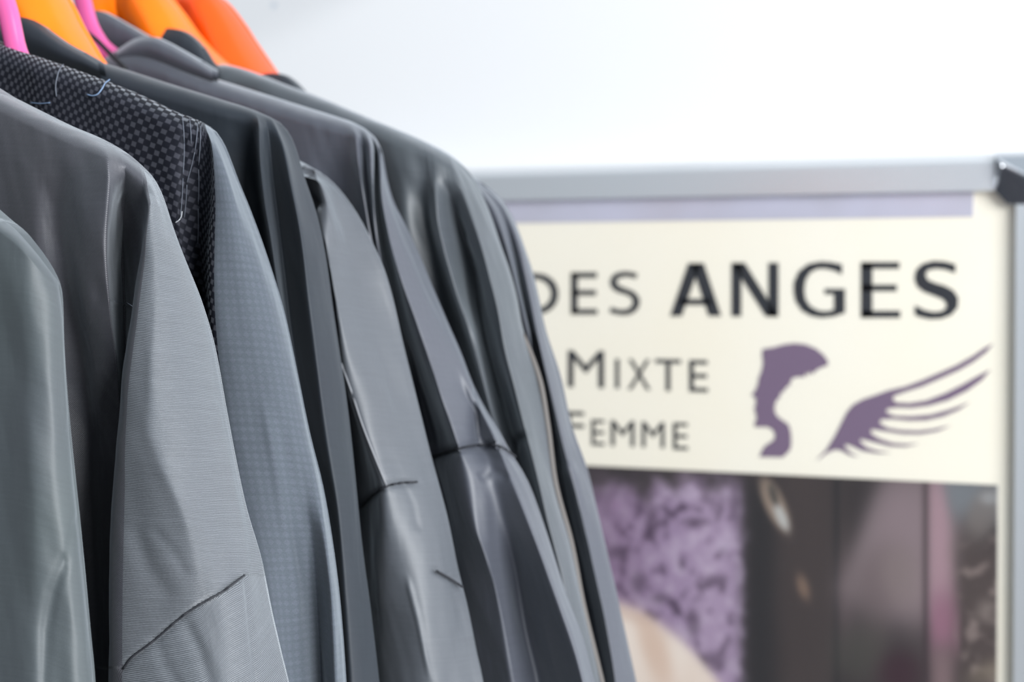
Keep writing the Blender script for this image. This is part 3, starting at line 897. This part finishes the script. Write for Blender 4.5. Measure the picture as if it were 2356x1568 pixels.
hanger(1.070, [(480, 115), (450, 77), (424, 35), (399, 0), (365, -50)], (860, 290), 0.025, 0.006, orange_y, 'amber orange hanger behind the black rounded collar, between two others', drop=3.2)
hanger(1.125, [(628, 170), (606, 134), (583, 96), (561, 57), (539, 19), (510, -15), (480, -40)], (960, 360), 0.026, 0.006, orange, 'deep orange hanger at the far end of the rail, against the white wall', drop=3.0)

lg = plain('brown_lining', (0.09, 0.08, 0.074), 0.6)
le = [at(x - 3, y, 1.078) for x, y in [(1205, 770), (1222, 810), (1243, 870), (1262, 975), (1280, 1110), (1317, 1250), (1344, 1390), (1378, 1530), (1418, 1700)]]
link('lining_edge', tube_mesh(smooth_path(le, 60), 0.0016, 8), lg, G7['root'])['label'] = 'brown lining edge'
loopm = plain('black_cord', (0.01, 0.01, 0.012), 0.7)
lp = [at(x, y, 0.990) for x, y in [(165, 35), (182, 62), (200, 75), (222, 92), (248, 118), (272, 142), (290, 158)]]
link('hanging_loop', tube_mesh(smooth_path(lp, 30), 0.0013, 8), loopm, G6['root'])

# ------------------------------------------------------------------ poster
PY0 = 1.555        # plane of the printed sheet


def on(px, py, y=PY0):
    return at(px, py, y)


inner_r = float(on(2333, 700, 1.548)[0])
inner_t = float(on(2290, 441, 1.548)[2])
FW = 0.0255
inner_l = inner_r - 0.585
inner_b = inner_t - 0.830
poster = empty('framed_poster', ((inner_l + inner_r) / 2, WALL_Y, inner_b - FW), 'salon poster in a silver snap frame, cream heading over a dark photograph', 'poster')

M = NT('satin_aluminium')
g = M.n('ShaderNodeNewGeometry')
mp = M.n('ShaderNodeMapping'); mp.inputs['Scale'].default_value = (6, 6, 900); M.l(g.outputs['Position'], mp.inputs['Vector'])
nz = M.n('ShaderNodeTexNoise', Scale=1.0, Detail=3.0); M.l(mp.outputs[0], nz.inputs['Vector'])
M.b.inputs['Base Color'].default_value = (0.72, 0.74, 0.76, 1)
M.l(mathn(M, 'MULTIPLY_ADD', nz.outputs['Fac'], 0.08, 0.26), M.b.inputs['Roughness'])
M.set(Metallic=0.7)
alu = M.m
mirror_chrome = plain('polished_chrome', (0.78, 0.80, 0.83), 0.06, 1.0)

# profile: (outward, toward viewer)
PROF = [(0.0, 0.002), (0.0006, 0.0068), (0.0012, 0.0085), (0.0190, 0.0064), (0.0205, 0.0055), (0.0250, -0.0005), (FW, -0.002), (FW, -0.040), (0.0, -0.040)]
yb = 1.556
corners = [(inner_l, inner_t, -1, 1), (inner_r, inner_t, 1, 1), (inner_r, inner_b, 1, -1), (inner_l, inner_b, -1, -1)]
for k in range(4):
    a, b = corners[k], corners[(k + 1) % 4]
    V = []
    for (cx, cz, sx, sz) in (a, b):
        for (w_, d_) in PROF:
            V.append((cx + sx * w_, yb - d_, cz + sz * w_))
    n = len(PROF)
    Fc = [(q, (q + 1) % n, n + (q + 1) % n, n + q) for q in range(n)] + [tuple(range(n))[::-1], tuple(range(n, 2 * n))]
    me = mesh_np('bar', V, Fc)
    bm = bmesh.new(); bm.from_mesh(me); bmesh.ops.recalc_face_normals(bm, faces=bm.faces); bm.to_mesh(me); bm.free()
    link('frame_bar', me, alu, poster, smooth=False)


def corner_cap(cx, cz, sx, sz):
    """faceted chrome cap folded over a frame corner; u runs outward, v runs outward"""
    s = 0.0148
    o_ = FW + 0.0012
    base = [(-s, o_), (o_, o_), (o_, -0.0095), (-0.0052, -0.0095), (-s, 0.0002)]
    midf = [(-s + 0.0006, o_ - 0.003), (o_ - 0.003, o_ - 0.003), (o_ - 0.003, -0.0085), (-0.0048, -0.0085), (-s + 0.0008, 0.0012)]
    V = []
    for (u, v) in base: V.append((cx + sx * u, yb + 0.03, cz + sz * v))
    for (u, v) in base: V.append((cx + sx * u, yb - 0.0060, cz + sz * v))
    for (u, v) in midf: V.append((cx + sx * u, yb - 0.0092, cz + sz * v))
    V.append((cx - sx * 0.0059, yb - 0.0150, cz + sz * 0.0175))
    V.append((cx + sx * 0.0190, yb - 0.0150, cz + sz * 0.0060))
    n = 5
    Fc = []
    for q in range(n):
        r = (q + 1) % n
        Fc.append((q, r, n + r, n + q)); Fc.append((n + q, n + r, 2 * n + r, 2 * n + q))
    A_, B_ = 3 * n, 3 * n + 1
    m_ = [2 * n + q for q in range(n)]
    Fc += [(m_[0], m_[1], B_, A_), (m_[1], m_[2], B_), (m_[2], m_[3], A_, B_), (m_[3], m_[4], A_), (m_[4], m_[0], A_)]
    Fc.append(tuple(range(n)))
    me = mesh_np('cap', V, Fc)
    bm = bmesh.new(); bm.from_mesh(me)
    bmesh.ops.recalc_face_normals(bm, faces=bm.faces)
    bmesh.ops.bevel(bm, geom=[e for e in bm.edges], offset=0.0006, segments=2, affect='EDGES')
    bm.to_mesh(me); bm.free()
    return link('corner_cap', me, mirror_chrome, poster, smooth=False)


for (cx, cz, sx, sz) in corners:
    corner_cap(cx, cz, sx, sz)


def quad(name, x0, x1, z0, z1, y, mat, depth=0.0004, parent=poster):
    return link(name, box_mesh((x0, y, z0), (x1, y + depth, z1)), mat, parent, smooth=False)


M = NT('cream_paper')
g = M.n('ShaderNodeNewGeometry')
nz = M.n('ShaderNodeTexNoise', Scale=9.0, Detail=3.0); M.l(g.outputs['Position'], nz.inputs['Vector'])
mx = M.n('ShaderNodeMix', data_type='RGBA'); M.l(nz.outputs['Fac'], mx.inputs['Factor'])
mx.inputs[6].default_value = (0.90, 0.83, 0.68, 1); mx.inputs[7].default_value = (0.91, 0.87, 0.77, 1)
M.l(mx.outputs[2], M.b.inputs['Base Color']); M.set(Roughness=0.45)
cream = M.m
quad('printed_sheet', inner_l - 0.004, inner_r + 0.004, inner_b - 0.004, inner_t + 0.004, PY0, cream, 0.001)
quad('backing_board', inner_l - 0.004, inner_r + 0.004, inner_b - 0.004, inner_t + 0.004, PY0 + 0.0015, plain('board_grey', (0.3, 0.3, 0.3), 0.8), 0.004)

# photograph on the sheet: flat print, colours by position
def blob(u, v, cu, cv, ru, rv, ang=0.0, soft=0.5):
    c, s = math.cos(ang), math.sin(ang)
    x = (u - cu) * c + (v - cv) * s; y = -(u - cu) * s + (v - cv) * c
    d = np.sqrt((x / ru) ** 2 + (y / rv) ** 2)
    return 1 / (1 + np.exp((d - 1) / (0.08 + soft * 0.3)))


pr_x1 = float(on(2296, 1200)[0])
pr_z1 = float(on(2296, 1115)[2])
pr_x0 = inner_l + 0.010
pr_z0 = inner_b + 0.012
nx_, nz_ = 300, 330
xs = np.linspace(pr_x0, pr_x1, nx_)
zs = pr_z1 - (np.linspace(0, 1, nz_) ** 1.3) * (pr_z1 - pr_z0)
GX, GZ = np.meshgrid(xs, zs)
P = np.stack([GX, np.full_like(GX, PY0 - 0.0004), GZ], 2)
U_, V_ = to_px(P)


def nzf(fx, fy, seed, oct_=3):
    out = np.zeros(U_.shape)
    for i in range(U_.shape[0]):
        for j in range(U_.shape[1]):
            out[i, j] = noise.fractal((U_[i, j] * fx + seed, V_[i, j] * fy, seed * 1.7), 1.0, 2.0, oct_)
    return out


n_a = nzf(1 / 55, 1 / 80, 3.1); n_b = nzf(1 / 30, 1 / 36, 8.7, 2); n_c = nzf(1 / 90, 1 / 300, 5.5, 2)
img = np.zeros(U_.shape + (3,))


def mixin(mask, col):
    global img
    img = img * (1 - mask[..., None]) + np.array(col, float) * mask[..., None]


def band(a, lo, hi, s):
    return 1 / (1 + np.exp(-(a - lo) / s)) * 1 / (1 + np.exp((a - hi) / s))


img[:] = (50, 45, 46)
mixin(np.clip(0.5 + n_c, 0, 1) * 0.5, (72, 64, 62))
# purple rough wall
pm = band(U_, 1250, 1708 + 6 * n_b, 7) * band(V_, 1128 + 40 * n_a - 0.05 * (U_ - 1500), 2600, 16)
mixin(pm, (152, 130, 158))
mixin(pm * np.clip(n_b * 1.6, 0, 1), (176, 158, 180))
mixin(pm * np.clip(-n_b * 2.6 - 0.55, 0, 1), (84, 68, 88))
mixin(pm * band(U_, 1590, 1700, 14) * 0.35, (178, 158, 178))
mixin(pm * band(U_, 1250, 1470, 40) * 0.55, (104, 80, 104))
for (a, b, r1, r2) in [(1640, 1335, 16, 12), (1662, 1345, 9, 16), (1570, 1295, 8, 14), (1596, 1435, 14, 30), (1470, 1340, 16, 22), (1520, 1375, 18, 12),
                       (1600, 1200, 30, 10), (1420, 1270, 25, 15), (1690, 1160, 12, 40), (1640, 1520, 30, 20), (1500, 1200, 14, 30)]:
    mixin(blob(U_, V_, a, b, r1, r2) * 0.55 * pm, (66, 52, 68))
mixin(blob(U_, V_, 1418, 1162, 12, 10, 0, 0.4) * 0.8, (140, 112, 142))
mixin(blob(U_, V_, 1664, 1254, 14, 16) * 0.6, (190, 175, 194))
# dark cloth in the middle, folds
mixin(band(U_, 1716, 1790, 10) * band(V_, 1100, 3000, 20) * 0.9, (40, 39, 41))
mixin(band(U_, 1790, 1915, 14) * 0.75, (64, 56, 55))
mixin(band(U_, 1919, 1930, 2.5) * 0.8, (36, 36, 38))
mixin(band(U_, 1932, 1958, 8) * band(V_, 1280, 1460, 25) * 0.4, (120, 98, 104))
mixin(blob(U_, V_, 1848, 1350, 12, 28, -0.3) * 0.6, (150, 120, 100))
mixin(blob(U_, V_, 1980, 1500, 60, 60) * 0.5, (70, 70, 64))
# sheer grey-pink drape
edge = 2022 - np.clip(V_ - 1110, 0, 240) * 0.38
dr = band(U_, edge, 2210, 12) * band(V_, 1090, 1400 + 0.25 * (U_ - 2000), 26)
mixin(dr, (124, 110, 112))
mixin(dr * band(U_, 2030, 2120, 25) * 0.6, (138, 118, 124))
mixin(blob(U_, V_, 2035, 1330, 60, 75, 0.3) * 0.5, (86, 74, 74))
mixin(blob(U_, V_, 2075, 1325, 45, 70, -0.2) * 0.6, (130, 116, 114))
pk = band(U_, 2136, 2176 + 0.10 * (V_ - 1110), 7) * band(V_, 1090, 1390, 20)
mixin(pk, (158, 128, 136))
mixin(band(U_, 2140, 2207, 7) * band(V_, 1370, 1500, 18), (142, 98, 116))
mixin(band(U_, 2140, 2200, 9) * band(V_, 1490, 2500, 14), (122, 100, 102))
mixin(blob(U_, V_, 2202, 1450, 7, 50) * 0.8, (170, 122, 142))
mixin(band(U_, 2124, 2135, 2.5) * 0.85, (52, 44, 46))
# right: blue-grey top and mottled brown
mixin(band(U_, 2172 + 0.25 * (V_ - 1115), 2400, 6) * band(V_, 1090, 1195, 14), (112, 116, 120))
rb = band(U_, 2200, 2500, 10) * band(V_, 1235, 2600, 22)
mixin(rb, (72, 62, 60))
mixin(rb * np.clip(n_b * 1.8, 0, 1), (118, 104, 100))
mixin(blob(U_, V_, 2262, 1180, 34, 60, 0.35, 0.3) * 0.8, (112, 104, 100))
mixin(blob(U_, V_, 2276, 1145, 20, 14) * 0.7, (150, 150, 150))
mixin(blob(U_, V_, 2270, 1405, 22, 26) * 0.6, (128, 116, 110))
mixin(blob(U_, V_, 2290, 1540, 60, 25, -0.4) * 0.5, (130, 118, 100))
mixin(blob(U_, V_, 2070, 1550, 45, 50) * 0.8, (54, 34, 42))
# leafy curl at the top of the dark cloth
mixin(blob(U_, V_, 1783, 1160, 22, 66, -0.42, 0.12), (140, 122, 108))
mixin(blob(U_, V_, 1797, 1187, 11, 34, -0.42, 0.2), (176, 174, 170))
mixin(blob(U_, V_, 1779, 1138, 9, 26, -0.3, 0.15), (74, 70, 66))
# pale hair at the bottom, arc edge
arc = 1396 + np.clip(U_ - 1440, -400, 2000) * 0.32 + np.clip(U_ - 1440, 0, 2000) ** 2 * 0.0023
hm = 1 / (1 + np.exp(-(V_ - arc) / 7))
mixin(hm, (222, 204, 190))
mixin(hm * np.clip(0.5 + n_c * 1.5, 0, 1) * 0.5, (240, 230, 220))
mixin(hm * blob(U_, V_, 1505, 1490, 26, 95, -0.35) * 0.7, (206, 176, 156))
mixin(hm * blob(U_, V_, 1445, 1400, 60, 24, 0.4) * 0.5, (190, 158, 140))
img = img * 0.95 + 11
imgl = np.where(img / 255 <= 0.04045, img / 255 / 12.92, ((img / 255 + 0.055) / 1.055) ** 2.4)

M = NT('photo_print')
at_ = M.n('ShaderNodeVertexColor', layer_name='Print')
M.l(at_.outputs['Color'], M.b.inputs['Base Color']); M.set(Roughness=0.4)
UVp = np.stack([GX, GZ], 2)
me = grid_mesh('photograph', P, UVp)
ca = me.color_attributes.new('Print', 'FLOAT_COLOR', 'POINT')
ca.data.foreach_set('color', np.concatenate([imgl, np.ones(imgl.shape[:2] + (1,))], 2).reshape(-1))
o = link('printed_photograph', me, M.m, poster)
sol = o.modifiers.new('sheet', 'SOLIDIFY'); sol.thickness = 0.0002; sol.offset = -1

# flat lilac strip under the top bar, two tones mixed at random
M = NT('lilac_tone')
g = M.n('ShaderNodeNewGeometry')
nz = M.n('ShaderNodeTexNoise', Scale=24.0, Detail=1.0); M.l(g.outputs['Position'], nz.inputs['Vector'])
mx = M.n('ShaderNodeMix', data_type='RGBA'); M.l(nz.outputs['Fac'], mx.inputs['Factor'])
mx.inputs[6].default_value = (*lin((178, 176, 186)), 1); mx.inputs[7].default_value = (*lin((196, 196, 215)), 1)
M.l(mx.outputs[2], M.b.inputs['Base Color']); M.set(Roughness=0.45)
quad('lilac_strip', inner_l, float(on(2240, 480)[0]), float(on(2240, 498)[2]), inner_t + 0.003, PY0 - 0.0006, M.m, 0.0005)

ink = plain('charcoal_ink', lin((54, 56, 60)), 0.4)
ink_purple = plain('plum_ink', lin((122, 104, 126)), 0.4)


def yslope(x, y, xc):
    return y + (y - 641) / (xc + 7766) * (x - xc)


def flat_mesh(polys_px, name, y=PY0 - 0.0005, depth=0.0002):
    """extruded flat shape from outlines in photo position on the poster"""
    bm = bmesh.new()
    for tri_src in polys_px:
        pts = [Vector(on(x, y_, y)) for x, y_ in tri_src]
        tris = tessellate_polygon([pts])
        vs = [bm.verts.new(p) for p in pts]
        for t in tris:
            try: bm.faces.new([vs[k] for k in t])
            except ValueError: pass
    bmesh.ops.recalc_face_normals(bm, faces=bm.faces)
    me = bpy.data.meshes.new(name); bm.to_mesh(me); bm.free()
    return me


def glyph(ch, bold, x0, x1, y0, y1, tilt=1.0):
    cu = bpy.data.curves.new('glyph', 'FONT')
    cu.body = ch; cu.size = 1.0; cu.fill_mode = 'BOTH' if False else 'FRONT'
    cu.offset = bold
    cu.resolution_u = 8
    ob = bpy.data.objects.new('glyph_tmp', cu)
    COL.objects.link(ob)
    dg = bpy.context.evaluated_depsgraph_get()
    me = bpy.data.meshes.new_from_object(ob.evaluated_get(dg))
    bpy.data.objects.remove(ob)
    co = np.array([v.co[:] for v in me.vertices])
    lo, hi = co.min(0), co.max(0)
    q = (co - lo) / np.maximum(hi - lo, 1e-6)
    px = x0 + q[:, 0] * (x1 - x0)
    py = y1 + q[:, 1] * (y0 - y1)
    xc = (x0 + x1) / 2
    py = py + tilt * (py - 641) / (xc + 7766) * (px - xc)
    W = at(px, py, np.full(len(px), PY0 - 0.0006))
    for v, w_ in zip(me.vertices, W): v.co = w_
    me.materials.clear()
    return link('letter', me, ink, poster, smooth=False)


def stroke(path, w):
    """polygon of a pen line of width w (list or number)"""
    P = smooth_path([(a, b, 0) for a, b in path], 36)[:, :2]
    T = np.gradient(P, axis=0); T /= np.linalg.norm(T, axis=1, keepdims=True)
    Nn = np.stack([-T[:, 1], T[:, 0]], 1)
    ww = np.interp(np.linspace(0, 1, len(P)), np.linspace(0, 1, len(w)), w)[:, None] / 2 if np.ndim(w) else w / 2
    return [tuple(p) for p in P + Nn * ww] + [tuple(p) for p in (P - Nn * ww)[::-1]]


def rect(x0, y0, x1, y1):
    return [(x0, y0), (x1, y0), (x1, y1), (x0, y1)]


crop = lambda L: [(1200 + x / 2.038, 550 + y / 2.038) for x, y in L]
LETTERS = [
    [[(697, 360), (782, 112), (840, 112), (752, 360)], [(795, 112), (855, 112), (937, 360), (878, 360)], rect(745, 279, 885, 308)],
    [rect(985, 110, 1031, 361), rect(1158, 110, 1205, 363), [(985, 110), (1047, 110), (1205, 363), (1146, 362)]],
    [[(1503,118),(1450,107),(1400,104),(1345,115),(1300,150),(1278,200),(1276,240),(1285,290),(1315,335),(1360,360),(1410,368),(1465,362),(1517,345),(1517,232),(1422,232),(1422,257),(1466,257),(1466,330),(1430,338),(1395,335),(1355,315),(1332,280),(1326,236),(1333,190),(1355,155),(1390,138),(1430,138),(1470,148),(1503,165)]],
    [rect(1592, 107, 1645, 368), rect(1592, 107, 1772, 138), rect(1592, 213, 1760, 243), rect(1592, 335, 1776, 368)],
    [[(2035,118),(2035,158),(1990,142),(1945,137),(1905,145),(1895,165),(1905,190),(1940,205),(1985,218),(2025,240),(2048,275),(2045,320),(2015,355),(1970,372),(1915,374),(1870,364),(1845,354),(1845,310),(1890,332),(1930,341),(1970,338),(1992,322),(1993,300),(1975,280),(1930,262),(1885,245),(1855,220),(1843,185),(1850,145),(1880,115),(1930,101),(1985,104)]],
    [rect(-8, 158, 22, 350), stroke([(-8, 171), (60, 172), (110, 183), (145, 215), (156, 255), (145, 297), (110, 328), (60, 337), (-8, 338)], [25, 26, 30, 34, 34, 34, 30, 26, 25])],
    [rect(232, 155, 264, 352), rect(232, 155, 354, 181), rect(232, 238, 350, 263), rect(232, 327, 356, 352)],
    [stroke([(541, 173), (505, 164), (470, 165), (440, 178), (431, 205), (447, 228), (485, 243), (522, 260), (539, 288), (530, 320), (500, 340), (465, 342), (416, 330)], [24, 24, 26, 30, 33, 30, 27, 30, 33, 30, 26, 24, 25])],
]
for polys in LETTERS:
    link('letter', flat_mesh([crop(p) for p in polys], 'letter', PY0 - 0.0006), ink, poster, smooth=False)
B0 = 0.0
for ch, x0, x1, y0, y1 in [('M', 1307, 1390, 806, 891), ('I', 1416, 1425, 825, 893), ('X', 1445, 1497, 826, 896),
                           ('T', 1508, 1567, 826, 899), ('E', 1586, 1629, 828, 901)]:
    glyph(ch, B0, x0, x1, y0, y1)
for ch, x0, x1, y0, y1 in [('F', 1303, 1344, 946, 1016), ('E', 1361, 1391, 965, 1024), ('M', 1406, 1460, 967, 1026),
                           ('M', 1477, 1529, 970, 1029), ('E', 1549, 1583, 972, 1034)]:
    glyph(ch, B0, x0, x1, y0, y1)

HEAD = [(1130,515),(1150,511),(1180,507),(1230,493),(1280,487),(1330,492),(1380,512),(1415,540),(1437,570),(1437,590),(1410,600),(1385,612),(1365,632),(1352,618),(1345,640),(1335,622),(1328,645),(1300,645),(1272,650),(1262,668),(1258,685),(1240,695),(1232,712),(1215,722),(1212,742),(1198,752),(1188,775),(1187,805),(1200,830),(1230,852),(1250,865),(1260,890),(1265,925),(1265,965),(1258,990),(1225,1022),(1115,1020),(1130,985),(1145,965),(1170,950),(1187,935),(1188,910),(1175,890),(1155,880),(1095,880),(1092,868),(1103,838),(1100,822),(1095,812),(1098,800),(1088,795),(1100,775),(1097,758),(1100,745),(1078,730),(1095,710),(1108,680),(1112,650),(1125,620),(1133,580),(1128,545)]
WING = [(1380,1040),(1430,985),(1470,920),(1500,860),(1525,810),(1555,775),(1600,750),(1660,730),(1720,708),(1800,690),(1880,660),(1960,625),(2040,590),(2120,545),(2170,510),(2212,488),(2180,530),(2120,575),(2050,615),(1960,655),(1880,690),(1800,715),(1745,735),(1742,752),(1760,765),(1820,768),(1900,755),(1990,720),(2070,680),(2140,640),(2200,610),(2160,660),(2090,710),(2000,755),(1910,780),(1830,790),(1760,788),(1715,795),(1710,810),(1750,828),(1830,830),(1920,822),(2000,800),(2060,780),(2105,762),(2050,800),(1980,830),(1900,848),(1820,850),(1740,842),(1685,845),(1680,862),(1720,885),(1780,895),(1860,898),(1930,890),(2015,872),(1950,900),(1870,913),(1790,912),(1710,900),(1640,890),(1640,910),(1680,935),(1740,955),(1800,960),(1865,958),(1800,972),(1730,970),(1650,950),(1590,935),(1590,950),(1620,975),(1670,992),(1735,1000),(1670,1003),(1600,992),(1540,965),(1515,960),(1520,975),(1550,1005),(1585,1020),(1540,1012),(1500,990),(1470,986),(1430,1003)]
conv = lambda L: [(1200 + x / 2.038, 550 + y / 2.038) for x, y in L]
link('head_emblem', flat_mesh([conv(HEAD)], 'head'), ink_purple, poster, smooth=False)['label'] = 'plum profile of a head with swept hair'
link('wing_emblem', flat_mesh([conv(WING)], 'wing'), ink_purple, poster, smooth=False)['label'] = 'plum feathered wing'

# clear glossy cover
M = NT('clear_cover')
t = M.t
out = t.nodes['Material Output']
tr = M.n('ShaderNodeBsdfTransparent')
gl = M.n('ShaderNodeBsdfGlossy', Roughness=0.16)
lw = M.n('ShaderNodeLayerWeight', Blend=0.5)
fac = mathn(M, 'MULTIPLY_ADD', mathn(M, 'POWER', lw.outputs['Facing'], 5.0), 0.9, 0.075)
mxs = M.n('ShaderNodeMixShader')
M.l(fac, mxs.inputs[0]); M.l(tr.outputs[0], mxs.inputs[1]); M.l(gl.outputs[0], mxs.inputs[2])
M.l(mxs.outputs[0], out.inputs['Surface'])
me = mesh_np('cover', [(inner_l - 0.003, PY0 - 0.0016, inner_b - 0.003), (inner_r + 0.003, PY0 - 0.0016, inner_b - 0.003),
                       (inner_r + 0.003, PY0 - 0.0016, inner_t + 0.003), (inner_l - 0.003, PY0 - 0.0016, inner_t + 0.003)], [(0, 1, 2, 3)])
o = link('cover_sheet', me, M.m, poster, smooth=False); o['label'] = 'clear glossy cover over the print'
